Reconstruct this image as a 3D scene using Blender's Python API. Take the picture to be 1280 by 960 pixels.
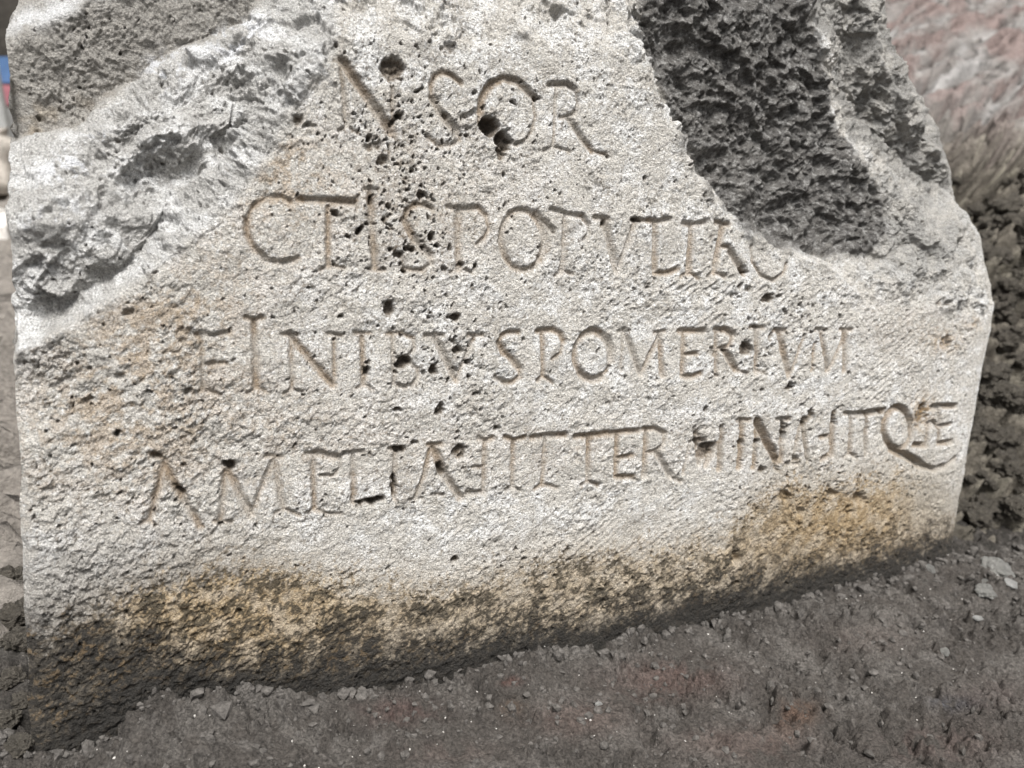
import bpy, math, time
import numpy as np
from mathutils import Matrix, Vector
from mathutils.geometry import delaunay_2d_cdt
T0 = time.time()
R = math.radians
for o in list(bpy.data.objects):
    bpy.data.objects.remove(o)
scene = bpy.context.scene
COL = scene.collection

# ------------------------------------------------------------------ camera
W0, H0, F0 = 1280.0, 960.0, 967.0          # photo size and focal length in photo pixels
PITCH = R(18.0)
CAM_Z = 0.40
cd = bpy.data.cameras.new('camera')
cam = bpy.data.objects.new('camera', cd)
COL.objects.link(cam)
cam.location = (0, 0, CAM_Z)
cam.rotation_euler = (math.pi / 2 - PITCH, 0, 0)
cd.sensor_fit = 'HORIZONTAL'
cd.sensor_width = 7.2                      # a phone's small sensor and real short lens
cd.lens = cd.sensor_width * F0 / W0
cd.clip_start = 0.01
cd.clip_end = 200
cd.dof.use_dof = True
cd.dof.focus_distance = 0.50
cd.dof.aperture_fstop = 1.5
scene.camera = cam

# ------------------------------------------------------------------ overcast daylight
SUN_EL, SUN_AZ = R(62), R(166)             # azimuth measured clockwise from +Y
world = bpy.data.worlds.new('World')
scene.world = world
world.use_nodes = True
wn = world.node_tree
bg = wn.nodes['Background']
sky = wn.nodes.new('ShaderNodeTexSky')
sky.sky_type = 'NISHITA'
sky.sun_disc = False
sky.sun_elevation = SUN_EL
sky.sun_rotation = SUN_AZ
sky.air_density = 1.0
sky.dust_density = 4.0
sky.ozone_density = 1.0
hs = wn.nodes.new('ShaderNodeHueSaturation')   # cloud cover: the sky is nearly white
hs.inputs['Saturation'].default_value = 0.10
wn.links.new(sky.outputs[0], hs.inputs['Color'])
wn.links.new(hs.outputs[0], bg.inputs[0])
bg.inputs[1].default_value = 0.06
sd = bpy.data.lights.new('sun', 'SUN')
sun = bpy.data.objects.new('sun', sd)
COL.objects.link(sun)
sd.energy = 2.3
sd.angle = R(25)
sd.color = (1.0, 0.985, 0.965)
sdir = Vector((math.cos(SUN_EL) * math.sin(SUN_AZ), math.cos(SUN_EL) * math.cos(SUN_AZ), math.sin(SUN_EL)))
sun.rotation_euler = sdir.to_track_quat('Z', 'Y').to_euler()
sun.location = (0, 0, 3)
vs = scene.view_settings
vs.view_transform = 'Standard'
vs.look = 'None'
vs.exposure = 1.52
vs.gamma = 1.0
vs.use_curve_mapping = False

# ------------------------------------------------------------------ numeric helpers
def hash2(ix, iy, seed):
    h = (ix.astype(np.int64) * 374761393 + iy.astype(np.int64) * 668265263 + seed * 1442695041) & 0xFFFFFFFF
    h = ((h ^ (h >> 13)) * 1274126177) & 0xFFFFFFFF
    h = ((h ^ (h >> 16)) * 2246822519) & 0xFFFFFFFF
    return (h ^ (h >> 15)) & 0xFFFFFFFF

GTAB = np.array([(math.cos(a), math.sin(a)) for a in np.linspace(0, 2 * math.pi, 257)[:-1]])

def perlin(x, y, seed=0):
    x0 = np.floor(x); y0 = np.floor(y)
    fx = x - x0; fy = y - y0
    ix = x0.astype(np.int64); iy = y0.astype(np.int64)
    sx = fx * fx * fx * (fx * (fx * 6 - 15) + 10)
    sy = fy * fy * fy * (fy * (fy * 6 - 15) + 10)
    def g(dx, dy):
        k = hash2(ix + dx, iy + dy, seed) & 255
        return GTAB[k, 0] * (fx - dx) + GTAB[k, 1] * (fy - dy)
    a = g(0, 0); b = g(1, 0); c = g(0, 1); d = g(1, 1)
    a = a + (b - a) * sx
    c = c + (d - c) * sx
    return (a + (c - a) * sy) * 1.45

def perlin3(x, y, z, seed=0):
    x0 = np.floor(x); y0 = np.floor(y); z0 = np.floor(z)
    fx = x - x0; fy = y - y0; fz = z - z0
    ix = x0.astype(np.int64); iy = y0.astype(np.int64); iz = z0.astype(np.int64)
    sx = fx * fx * (3 - 2 * fx); sy = fy * fy * (3 - 2 * fy); sz = fz * fz * (3 - 2 * fz)
    def g(dx, dy, dz):
        h = hash2(ix + dx + (iz + dz) * 7919, iy + dy + (iz + dz) * 104729, seed)
        t = GTAB[h & 255]; c = ((h >> 8) & 1023) / 511.5 - 1; q = np.sqrt(1 - c * c)
        return t[..., 0] * q * (fx - dx) + t[..., 1] * q * (fy - dy) + c * (fz - dz)
    r = []
    for dz in (0, 1):
        a = g(0, 0, dz); a = a + (g(1, 0, dz) - a) * sx
        b = g(0, 1, dz); b = b + (g(1, 1, dz) - b) * sx
        r.append(a + (b - a) * sy)
    return (r[0] + (r[1] - r[0]) * sz) * 1.5

def fbm3(P, lam, octs=4, seed=0, gain=.5, ridged=False):
    s = 0; amp = 1.0; tot = 0
    for k in range(octs):
        n = perlin3(P[:, 0] / lam + 5.1 * k, P[:, 1] / lam - 3.7 * k, P[:, 2] / lam + 1.9 * k, seed + k * 31)
        if ridged: n = 1 - 2 * np.abs(n)
        s = s + n * amp; tot += amp
        amp *= gain; lam *= .5
    return s / tot

def fbm(x, y, lam, octs=4, seed=0, gain=0.5, ridged=False):
    s = 0; amp = 1.0; tot = 0
    for k in range(octs):
        n = perlin(x / lam + 17.3 * k, y / lam - 9.1 * k, seed + k * 31)
        if ridged:
            n = 1 - 2 * np.abs(n)
        s = s + n * amp; tot += amp
        amp *= gain; lam *= 0.5
    return s / tot

def worley(x, y, lam, seed=0):
    """distance to nearest and second feature point (in cells) and the cell's random value"""
    X = x / lam; Y = y / lam
    ix = np.floor(X).astype(np.int64); iy = np.floor(Y).astype(np.int64)
    d1 = np.full(X.shape, 9.0); d2 = np.full(X.shape, 9.0); rv = np.zeros(X.shape)
    for dx in (-1, 0, 1):
        for dy in (-1, 0, 1):
            h = hash2(ix + dx, iy + dy, seed)
            px = ix + dx + (h & 1023) / 1023.0
            py = iy + dy + ((h >> 10) & 1023) / 1023.0
            d = np.hypot(X - px, Y - py)
            r = ((h >> 20) & 1023) / 1023.0
            nearer = d < d1
            d2 = np.where(nearer, d1, np.minimum(d2, d))
            rv = np.where(nearer, r, rv)
            d1 = np.where(nearer, d, d1)
    return d1, d2, rv

def facets(x, y, lam, seed, tilt=1.0):
    """broken stone: every cell a small tilted plane with a step to its neighbour"""
    X = x / lam; Y = y / lam
    ix = np.floor(X).astype(np.int64); iy = np.floor(Y).astype(np.int64)
    d1 = np.full(X.shape, 9.0); out = np.zeros(X.shape)
    for dx in (-1, 0, 1):
        for dy in (-1, 0, 1):
            h = hash2(ix + dx, iy + dy, seed); k = hash2(ix + dx, iy + dy, seed + 77)
            ex = X - (ix + dx + (h & 1023) / 1023.0); ey = Y - (iy + dy + ((h >> 10) & 1023) / 1023.0)
            d = np.hypot(ex, ey)
            val = ((h >> 20) & 1023) / 1023.0 - .5 + tilt * (ex * ((k & 1023) / 511.5 - 1) + ey * (((k >> 10) & 1023) / 511.5 - 1))
            nearer = d < d1
            out = np.where(nearer, val, out); d1 = np.where(nearer, d, d1)
    return out

def sstep(a, b, x):
    t = np.clip((x - a) / (b - a), 0, 1)
    return t * t * (3 - 2 * t)

def blur(a, s):
    n = int(3 * s) + 1
    k = np.exp(-0.5 * (np.arange(-n, n + 1) / s) ** 2); k /= k.sum()
    for ax in (0, 1):
        p = np.pad(a, [(n, n) if i == ax else (0, 0) for i in (0, 1)], mode='edge')
        o = np.zeros_like(a)
        for i, w in enumerate(k):
            o += w * (p[i:i + a.shape[0], :] if ax == 0 else p[:, i:i + a.shape[1]])
        a = o
    return a

def inside(poly, X, Y):
    r = np.zeros(X.shape, bool)
    n = len(poly)
    for i in range(n):
        x1, y1 = poly[i]; x2, y2 = poly[(i + 1) % n]
        if y1 == y2:
            continue
        c = (y1 > Y) != (y2 > Y)
        r ^= c & (X < (x2 - x1) * (Y - y1) / (y2 - y1) + x1)
    return r

def blob(X, Y, cx, cy, rx, ry=None, ang=0.0):
    ry = ry or rx
    a = R(ang); dx = X - cx; dy = Y - cy
    p = dx * math.cos(a) + dy * math.sin(a); q = -dx * math.sin(a) + dy * math.cos(a)
    return np.exp(-((p / rx) ** 2 + (q / ry) ** 2))

def mixc(c, col, w):
    return c + (np.array(col) - c) * w[..., None]

def grid_normals(P):
    du = np.gradient(P, axis=1); dv = np.gradient(P, axis=0)
    n = np.cross(du, dv)
    return n / (np.linalg.norm(n, axis=-1, keepdims=True) + 1e-12)

def mesh_from(name, verts, quads, mat, parent=None, col=None, nor=None, wet=None, smooth=True):
    """one mesh object from numpy arrays; quads (n,3) or (n,4)"""
    me = bpy.data.meshes.new(name)
    n = len(quads); k = quads.shape[1]
    me.vertices.add(len(verts)); me.loops.add(n * k); me.polygons.add(n)
    me.vertices.foreach_set('co', np.ascontiguousarray(verts, np.float32).ravel())
    me.loops.foreach_set('vertex_index', np.ascontiguousarray(quads, np.int32).ravel())
    me.polygons.foreach_set('loop_start', np.arange(0, n * k, k, dtype=np.int32))
    me.polygons.foreach_set('use_smooth', np.full(n, smooth))
    me.update(calc_edges=True)
    if col is not None:
        a = me.color_attributes.new('Col', 'FLOAT_COLOR', 'POINT')
        c = np.ones((len(verts), 4), np.float32); c[:, :3] = np.clip(col, 0.004, 0.95)
        a.data.foreach_set('color', c.ravel())
    if wet is not None:
        a = me.attributes.new('wet', 'FLOAT', 'POINT')
        a.data.foreach_set('value', np.ascontiguousarray(wet, np.float32).ravel())
    if nor is not None:
        me.normals_split_custom_set_from_vertices(np.ascontiguousarray(nor, np.float32))
    me.materials.append(mat)
    o = bpy.data.objects.new(name, me)
    COL.objects.link(o)
    o.parent = parent
    return o

def grid_quads(nr, nc):
    i = np.arange((nr - 1) * nc).reshape(nr - 1, nc)[:, :-1]
    return np.stack([i, i + 1, i + nc + 1, i + nc], -1).reshape(-1, 4)

def tag(o, label, cat=None, group=None, kind=None):
    if label: o['label'] = label
    if cat: o['category'] = cat
    if group: o['group'] = group
    if kind: o['kind'] = kind
    return o

# ------------------------------------------------------------------ photo pixel -> place
RC = np.array([[1, 0, 0], [0, -math.sin(PITCH), math.cos(PITCH)], [0, -math.cos(PITCH), -math.sin(PITCH)]])
CW = np.array([0, 0, CAM_Z])
def ray(px, py):
    return RC @ np.array([px - W0 / 2, py - H0 / 2, F0])
def nrm(a):
    return a / np.linalg.norm(a)
AU = nrm(ray(2800, 400))                          # along the lines of writing
AV = -ray(250, 6300); AV = nrm(AV - AU * (AV @ AU))  # up the inscribed face
AN = np.cross(AU, AV)
if AN[1] > 0: AN = -AN                            # out of the face, towards the viewer
ORG = CW + ray(W0 / 2, H0 / 2) / F0 * 0.52        # the stone is about 75 cm wide

def UV(px, py, w=0.0):
    """pixel -> (u, v) on the plane lying w metres in front of the inscribed face"""
    d = ray(px, py); o = ORG + AN * w
    p = CW + d * (((o - CW) @ AN) / (d @ AN)) - o
    return p @ AU, p @ AV

def pix(Pw):
    q = (Pw - CW) @ RC          # camera axes: right, down, forward
    return W0 / 2 + F0 * q[..., 0] / q[..., 2], H0 / 2 + F0 * q[..., 1] / q[..., 2]

def on_plane_z(px, py, z):
    d = ray(px, py); return CW + d * ((z - CAM_Z) / d[2])

# ------------------------------------------------------------------ materials
def new_mat(name):
    m = bpy.data.materials.new(name); m.use_nodes = True
    nt = m.node_tree; b = nt.nodes['Principled BSDF']
    return m, nt, b

def rough_mat(name, grain, bump_scale, bump_dist, rough=0.92, spec=0.2, col=None, vary=0.35, wet=False, bstr=1.0):
    m, nt, b = new_mat(name)
    N = nt.nodes.new; L = nt.links.new
    tc = N('ShaderNodeTexCoord')
    n1 = N('ShaderNodeTexNoise'); n1.inputs['Scale'].default_value = grain; n1.inputs['Detail'].default_value = 4
    n1.inputs['Roughness'].default_value = 0.65
    L(tc.outputs['Object'], n1.inputs['Vector'])
    mr = N('ShaderNodeMapRange'); mr.inputs[1].default_value = 0.3; mr.inputs[2].default_value = 0.7
    mr.inputs[3].default_value = 1 - vary; mr.inputs[4].default_value = 1 + vary
    L(n1.outputs['Fac'], mr.inputs[0])
    mul = N('ShaderNodeMix'); mul.data_type = 'RGBA'; mul.blend_type = 'MULTIPLY'; mul.inputs[0].default_value = 1
    if col is None:
        a = N('ShaderNodeVertexColor'); a.layer_name = 'Col'
        L(a.outputs['Color'], mul.inputs[6])
    else:
        mul.inputs[6].default_value = (*col, 1)
    L(mr.outputs[0], mul.inputs[7])
    L(mul.outputs[2], b.inputs['Base Color'])
    b.inputs['Roughness'].default_value = rough
    b.inputs['Specular IOR Level'].default_value = spec
    if wet:
        at = N('ShaderNodeAttribute'); at.attribute_name = 'wet'
        m2 = N('ShaderNodeMapRange'); m2.inputs[3].default_value = rough; m2.inputs[4].default_value = 0.5
        L(at.outputs['Fac'], m2.inputs[0]); L(m2.outputs[0], b.inputs['Roughness'])
    n2 = N('ShaderNodeTexNoise'); n2.inputs['Scale'].default_value = bump_scale; n2.inputs['Detail'].default_value = 5
    n2.inputs['Roughness'].default_value = 0.7
    L(tc.outputs['Object'], n2.inputs['Vector'])
    bp = N('ShaderNodeBump'); bp.inputs['Distance'].default_value = bump_dist; bp.inputs['Strength'].default_value = bstr
    L(n2.outputs['Fac'], bp.inputs['Height']); L(bp.outputs[0], b.inputs['Normal'])
    return m

M_STONE = rough_mat('travertine', 1000, 620, 0.0055, vary=0.48)
M_SOIL = rough_mat('soil', 500, 420, 0.0060, vary=0.55, spec=0.2)
M_BANK = rough_mat('bank_soil', 160, 150, 0.006, vary=0.3, spec=0.15)

# ================================================================== THE INSCRIBED STONE
# outline of the stone, left and right (photo pixel, depth in m)
LEFT = [(42, 1160, -.012), (40, 960, -.010), (38, 900, -.010), (33, 820, -.010), (30, 740, -.009), (28, 680, -.009), (26, 600, -.008),
        (24, 540, -.008), (19, 480, -.009), (18, 446, -.014), (22, 424, -.026), (18, 385, -.028), (15, 340, -.022), (14, 300, -.018), (10, 250, -.024),
        (10, 212, -.035), (12, 184, -.05), (19, 170, -.07), (16, 120, -.074), (12, 75, -.072), (9, 45, -.078), (12, 26, -.09), (22, 8, -.105), (34, -30, -.12), (40, -90, -.13)]
RIGHT = [(1180, 900, -.012), (1186, 720, -.012), (1192, 655, -.012), (1203, 600, -.011), (1213, 540, -.010), (1226, 470, -.012), (1238, 410, -.016), (1241, 378, -.018),
         (1234, 345, -.022), (1226, 300, -.028), (1207, 264, -.033), (1188, 236, -.05), (1186, 212, -.06), (1172, 160, -.062), (1143, 112, -.064),
         (1129, 80, -.066), (1112, 60, -.066), (1105, 0, -.068), (1100, -90, -.07)]
def curve_uv(ch):
    a = np.array([UV(*c) for c in ch]); v = a[:, 1].copy(); u = a[:, 0]
    o = np.argsort(v)
    return v[o], u[o]
LV, LU = curve_uv(LEFT)
RV, RU = curve_uv(RIGHT)

# facets: chains of (px, py, depth); neighbouring points of a chain are joined by a crease
LIP_L = [(20, 438, -.002), (75, 414, -.001), (130, 380, 0), (195, 337, 0), (253, 287, 0), (300, 242, 0), (334, 197, -.001), (352, 162, -.002), (378, 118, -.003), (405, 75, -.004), (440, 50, -.005),
         (520, 44, -.004), (600, 52, -.003), (680, 60, -.002), (740, 65, -.002), (800, 72, -.002)]
LIP_R = [(800, 72, -.002), (812, 92, 0), (830, 140, 0), (846, 176, 0), (870, 216, 0), (892, 250, 0), (912, 277, 0), (926, 291, -.001), (960, 306, -.002), (1000, 320, -.003), (1045, 338, -.004)]
CHAINS = [
    LIP_L, LIP_R,
    [(790, 34, -.010), (800, 72, -.002)],
    # ridge behind the left lip and the valley left of it
    [(206, 318, -.006), (256, 268, -.007), (296, 214, -.009), (324, 152, -.012), (338, 100, -.014), (356, 50, -.016), (400, 8, -.018), (430, -60, -.025)],
    [(190, 304, -.024), (222, 256, -.026), (262, 216, -.032), (292, 172, -.044), (298, 122, -.046), (308, 74, -.046), (342, 28, -.044), (372, -60, -.05)],
    # shoulder: deep recess over the lip, belly, slope, crest, back facet
    [(18, 392, -.028), (58, 392, -.027), (100, 370, -.026), (142, 342, -.024), (190, 304, -.024)],
    [(20, 420, -.016), (62, 411, -.014), (112, 384, -.014)],
    [(16, 335, -.018), (54, 322, -.012), (84, 330, -.017), (110, 318, -.013), (150, 312, -.018)],
    [(14, 290, -.016), (60, 284, -.010), (120, 276, -.011), (170, 268, -.020)],
    [(12, 226, -.034), (50, 222, -.030), (98, 230, -.028), (150, 240, -.028), (196, 238, -.034)],
    [(14, 196, -.044), (62, 190, -.040), (104, 182, -.034), (146, 158, -.030), (186, 140, -.028), (230, 128, -.036)],
    [(12, 180, -.056), (60, 173, -.055), (96, 166, -.053), (132, 130, -.050), (172, 110, -.050), (213, 76, -.048), (236, 84, -.050), (264, 64, -.050), (302, 36, -.048), (342, 2, -.046)],
    [(18, 170, -.072), (60, 165, -.073), (98, 158, -.073), (132, 122, -.073), (172, 102, -.072), (213, 66, -.070), (262, 52, -.068), (302, 26, -.064), (340, -10, -.06)],
    [(9, 46, -.075), (36, 38, -.066), (70, 24, -.064), (110, 2, -.062), (180, -40, -.06)],
    [(22, 8, -.105), (60, -14, -.10), (120, -60, -.10)],
    # top of the stone
    [(440, -60, -.026), (560, -60, -.024), (680, -60, -.024), (780, -60, -.024)],
    [(560, 10, -.012), (640, 20, -.011), (700, 14, -.013)],
    # hollow on the right: floor just behind the lip, body, right ridge
    [(790, -60, -.040), (786, 30, -.040), (793, 62, -.042), (806, 98, -.043), (822, 138, -.044), (838, 176, -.045), (862, 214, -.045), (886, 247, -.044), (908, 272, -.040), (940, 294, -.034), (1000, 314, -.026), (1078, 322, -.018)],
    [(880, -60, -.020), (890, 20, -.028), (900, 90, -.036), (936, 170, -.042), (985, 240, -.040), (1040, 285, -.030)],
    [(960, -60, -.022), (998, 0, -.018), (1024, 42, -.020), (1036, 78, -.022), (1032, 112, -.028), (1040, 158, -.030), (1066, 182, -.026), (1088, 208, -.020), (1112, 238, -.016), (1136, 262, -.014), (1170, 298, -.010), (1205, 345, -.009)],
    [(985, 90, -.028), (1012, 140, -.031), (1030, 200, -.029), (1066, 250, -.024), (1094, 290, -.017)],
    [(1040, 338, -.010), (1085, 340, -.010), (1120, 330, -.010), (1150, 345, -.007)],
    [(1100, 395, -.002), (1160, 400, -.003), (1205, 410, -.006)],
    # lump behind the ridge
    [(1012, -60, -.048), (1034, 10, -.048), (1046, 70, -.050), (1050, 118, -.054), (1072, 160, -.058), (1104, 184, -.058), (1140, 216, -.056), (1184, 240, -.052)],
    [(1060, -60, -.038), (1082, 10, -.036), (1092, 62, -.036), (1112, 92, -.036), (1140, 135, -.038), (1166, 182, -.042), (1182, 218, -.050)],
    [(1098, 40, -.056), (1124, 66, -.050), (1130, 84, -.06)],
    # dressed face, slight swell
    [(1236, 400, -.014), (1222, 470, -.008), (1208, 545, -.006), (1198, 600, -.007), (1186, 660, -.008), (1180, 720, -.008), (1170, 1000, -.01)],
    [(30, 560, -.004), (36, 700, -.004), (44, 850, -.006), (48, 960, -.008), (60, 1150, -.012)],
    [(200, 780, -.001), (400, 770, 0), (640, 740, 0), (900, 700, 0), (1100, 660, -.001)],
    [(200, 900, -.006), (430, 880, -.007), (640, 850, -.007), (900, 780, -.006), (1100, 730, -.006)],
    [(200, 1150, -.012), (640, 1100, -.012), (1000, 1000, -.012)],
    [(200, 480, 0.001), (450, 400, 0.002), (700, 300, .001), (700, 480, .002), (950, 480, .001), (500, 640, .001), (800, 600, .001)],
]
pts = []; wts = []; eds = []
def add_pt(c):
    uvp = UV(*c)
    for i, p in enumerate(pts):
        if abs(p[0] - uvp[0]) + abs(p[1] - uvp[1]) < 0.0015:
            return i
    pts.append(uvp); wts.append(c[2]); return len(pts) - 1
for ch in CHAINS:
    ids = [add_pt(c) for c in ch]
    if ch is not CHAINS[-1]:
        eds += [(a, b) for a, b in zip(ids[:-1], ids[1:]) if a != b]
for c in LEFT + RIGHT:
    add_pt(c)
for c in ((-1, -1), (-1, 1), (1.2, -1), (1.2, 1)):
    pts.append(c); wts.append(-.03)
tv, te, tf, ov, _, _ = delaunay_2d_cdt([Vector(p) for p in pts], eds, [], 0, 1e-6)
TW = np.full(len(tv), np.nan)
for i, src in enumerate(ov):
    if src: TW[i] = wts[src[0]]
TP = np.array([(p.x, p.y) for p in tv])
bad = np.isnan(TW)
for i in np.where(bad)[0]:
    d = np.hypot(*(np.array(pts) - TP[i]).T); k = np.argsort(d)[:3]
    TW[i] = np.average(np.array(wts)[k], weights=1 / (d[k] + 1e-6))

# ---- grid over the face, about one cell per picture pixel
NC, NR = 1010, 830
V_LO, V_HI = -0.262, 0.330
vrow = np.linspace(V_LO, V_HI, NR)
ul = np.interp(vrow, LV, LU); ur = np.interp(vrow, RV, RU)
ul += 0.0022 * fbm(vrow, vrow * 0 + 3.1, .03, 4, 5) ; ur += 0.0035 * fbm(vrow, vrow * 0 + 9.7, .035, 4, 8)
s_px = np.linspace(0, 1, NC)
# columns closer together on the near (left) side
ua, ub = UV(20, 480)[0], UV(1230, 480)[0]
s_u = (np.array([UV(20 + 1210 * s, 480)[0] for s in s_px]) - ua) / (ub - ua)
U = ul[:, None] + (ur - ul)[:, None] * s_u[None, :]
V = np.repeat(vrow[:, None], NC, 1)

def tin(Uq, Vq):
    out = np.full(Uq.shape, -.03)
    dv = vrow[1] - vrow[0]
    for f in tf:
        a, b, c = TP[f[0]], TP[f[1]], TP[f[2]]
        lo = min(a[1], b[1], c[1]); hi = max(a[1], b[1], c[1])
        r0 = max(0, int((lo - V_LO) / dv) - 14); r1 = min(NR, int((hi - V_LO) / dv) + 16)
        if r1 <= r0: continue
        u = Uq[r0:r1]; v = Vq[r0:r1]
        det = (b[1] - c[1]) * (a[0] - c[0]) + (c[0] - b[0]) * (a[1] - c[1])
        if abs(det) < 1e-12: continue
        l1 = ((b[1] - c[1]) * (u - c[0]) + (c[0] - b[0]) * (v - c[1])) / det
        l2 = ((c[1] - a[1]) * (u - c[0]) + (a[0] - c[0]) * (v - c[1])) / det
        l3 = 1 - l1 - l2
        m = (l1 >= -1e-9) & (l2 >= -1e-9) & (l3 >= -1e-9)
        o = out[r0:r1]
        o[m] = (l1 * TW[f[0]] + l2 * TW[f[1]] + l3 * TW[f[2]])[m]
    return out

wu = 0.0035 * fbm(U, V, .022, 4, 41); wv = 0.0035 * fbm(U, V, .022, 4, 47)
BASE = blur(tin(U + wu, V + wv), 0.9)
PW = ORG + U[..., None] * AU + V[..., None] * AV + BASE[..., None] * AN
XP, YP = pix(PW)
print('tin', time.time() - T0)

# ---- zones
jx = 5 * fbm(U, V, .012, 3, 71); jy = 5 * fbm(U, V, .012, 3, 77)
XJ, YJ = XP + jx, YP + jy
FACE = [(c[0], c[1]) for c in LIP_L + LIP_R[1:]] + [(1100, 372), (1150, 380), (1260, 400), (1240, 1300), (-60, 1300), (-60, 470)]
face_in = inside(FACE, XJ, YJ) & (BASE > np.where((XP > 1040) | (YP > 500) | (XP < 200), -.020, -.006))
facew = blur(face_in.astype(float), 5.0)
hollow_in = inside([(785, -90), (800, 72), (812, 92), (846, 176), (892, 250), (926, 291), (1000, 318), (1080, 322), (1110, 290), (1100, 240), (1066, 190), (1040, 158), (1034, 100), (1020, 40), (990, -90)], XJ, YJ) & ~face_in
lump_in = inside([(990, -90), (1000, 0), (1026, 40), (1038, 80), (1036, 110), (1046, 158), (1068, 178), (1110, 208), (1150, 236), (1260, 240), (1260, -90)], XJ, YJ) & ~hollow_in
backf_in = inside([(-40, -90), (-40, 174), (60, 170), (97, 162), (132, 127), (172, 106), (213, 71), (262, 57), (302, 30), (345, -8), (380, -90)], XJ, YJ)
left_in = (XP < 420) & ~face_in & ~backf_in
hol = blur(hollow_in.astype(float), 3.0); lum = blur(lump_in.astype(float), 3.0); bak = blur(backf_in.astype(float), 2.5)
lef = blur(left_in.astype(float), 3.0)
brk = 1 - facew

# ---- relief of the stone itself
def rot(U, V, deg, su, sv):
    a = R(deg); return (U * math.cos(a) + V * math.sin(a)) / su, (-U * math.sin(a) + V * math.cos(a)) / sv
D = np.zeros_like(U)
BS = blur(BASE, 2.0); UN = U + 1.1 * BS; VN = V - 1.1 * BS
D += facew * (0.0016 * fbm(U, V, .09, 3, 1) + 0.0019 * fbm(U, V, .024, 3, 2))
# point-chisel marks: short slanting strokes
fw1 = .0030 * fbm(U, V, .009, 2, 91); fw2 = .0030 * fbm(U, V, .009, 2, 92)
q1 = rot(U + fw1, V + fw2, 28, .0085, .0046); q2 = rot(U + fw1, V + fw2, 38, .009, .0042)
ch1 = fbm(q1[0], q1[1], 1.0, 3, 3, gain=.55)
ch2 = fbm(q2[0], q2[1], 1.0, 2, 4)
wl = sstep(430, 120, XP) * sstep(380, 470, YP)             # coarser work bottom left
wb = sstep(650, 760, YP + .12 * (XP - 600))                # and along the foot
wr = sstep(940, 1080, XP)
patch = sstep(-.35, .45, fbm(U, V, .045, 3, 95))            # worn and rough areas alternate
grain = .32 + 1.05 * patch + .6 * wl
D += facew * (ch1 * (0.00060 + 0.0009 * wl + 0.0003 * wb + .0006 * patch) + ch2 * 0.0004 * (0.3 + wr))
g1a, _, g1q = worley(U + fw1, V + fw2, .0050, 96)
D += facew * grain * 0.0011 * (.5 - g1a) * (.2 + 1.3 * g1q)
D += facew * grain * (0.00140 * fbm(U + .3 * fw1, V + .3 * fw2, .0068, 4, 6, gain=.72) + 0.00060 * fbm(U, V, .0024, 2, 7, gain=.9, ridged=True))
D += facew * 0.0007 * blur(facets(U + .6 * fw1, V + .6 * fw2, .0090, 98, 1.0), .6) * (.20 + .45 * wl + .6 * patch) * (1 - .6 * wb)
# parallel claw-chisel lines, centre right
ql = rot(U + .25 * fw1, V + .25 * fw2, 33, 1, 1)
claw = np.sin(2 * math.pi * ql[1] / .0047 + 2.0 * fbm(U, V, .03, 2, 99)) * sstep(-.2, .3, fbm(U, V, .03, 3, 100))
D += facew * .00048 * claw * np.clip(blob(XP, YP, 900, 370, 130, 60) + blob(XP, YP, 1110, 470, 90, 80) + .8 * blob(XP, YP, 800, 660, 240, 60), 0, 1)
# broken stone: lumpy fracture
BM = brk > .01                                             # noise in space, so steep breaks are not smeared
B3 = np.stack([U[BM] + wu[BM], V[BM] + wv[BM], BS[BM]], -1)
def b3(*a, **k):
    o = np.zeros_like(U); o[BM] = fbm3(B3, *a, **k); return o
r1 = b3(.034, 3, 11, gain=.55)
r2 = b3(.016, 4, 12, gain=.65, ridged=True)
r3 = b3(.0070, 3, 13, gain=.75)
r4 = b3(.0028, 2, 18, gain=.9)
rgh = .45 + .9 * sstep(-.3, .35, b3(.04, 2, 19))
fc1 = blur(facets(U + 1.6 * wu, V + 1.6 * wv, .030, 14, 1.3), 1.0); fc2 = blur(facets(U + 1.2 * wu, V + 1.2 * wv, .012, 15, 1.3), .6)
D += brk * (0.0085 * r1 + rgh * (0.0030 * r2 + 0.0036 * r3)) * (1 - .45 * bak) + brk * (1 - .75 * bak) * (0.0034 * fc1 + 0.0024 * fc2 * rgh)
D += brk * .0016 * rgh * r4
rg = fbm(*rot(U + 2 * wu, V + 2 * wv, 36, .085, .034), 1.0, 4, 24, gain=.48, ridged=True)
rg2 = b3(.030, 3, 25, gain=.6, ridged=True)
D += lef * sstep(10, 60, XP) * .0085 * (rg - .5) + (hol + lum) * .0100 * (rg2 - .45)
darkrough = blob(XP, YP, 75, 345, 75, 45) + blob(XP, YP, 280, 110, 45, 60, -30) + blob(XP, YP, 190, 190, 60, 45) + hol + .6 * lum
darkrough = np.clip(darkrough, 0, 1.2) * brk
cl1, cl2, clr = worley(U + .5 * wu, V + .5 * wv, .0085, 21)
D += darkrough * (0.0026 * (0.5 - cl1) * (.3 + 1.2 * clr) + 0.0042 * b3(.0085, 3, 22, gain=.85))
D += bak * 0.0009 * fbm(*rot(U, V, 25, .012, .006), 1.0, 3, 23)

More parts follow.
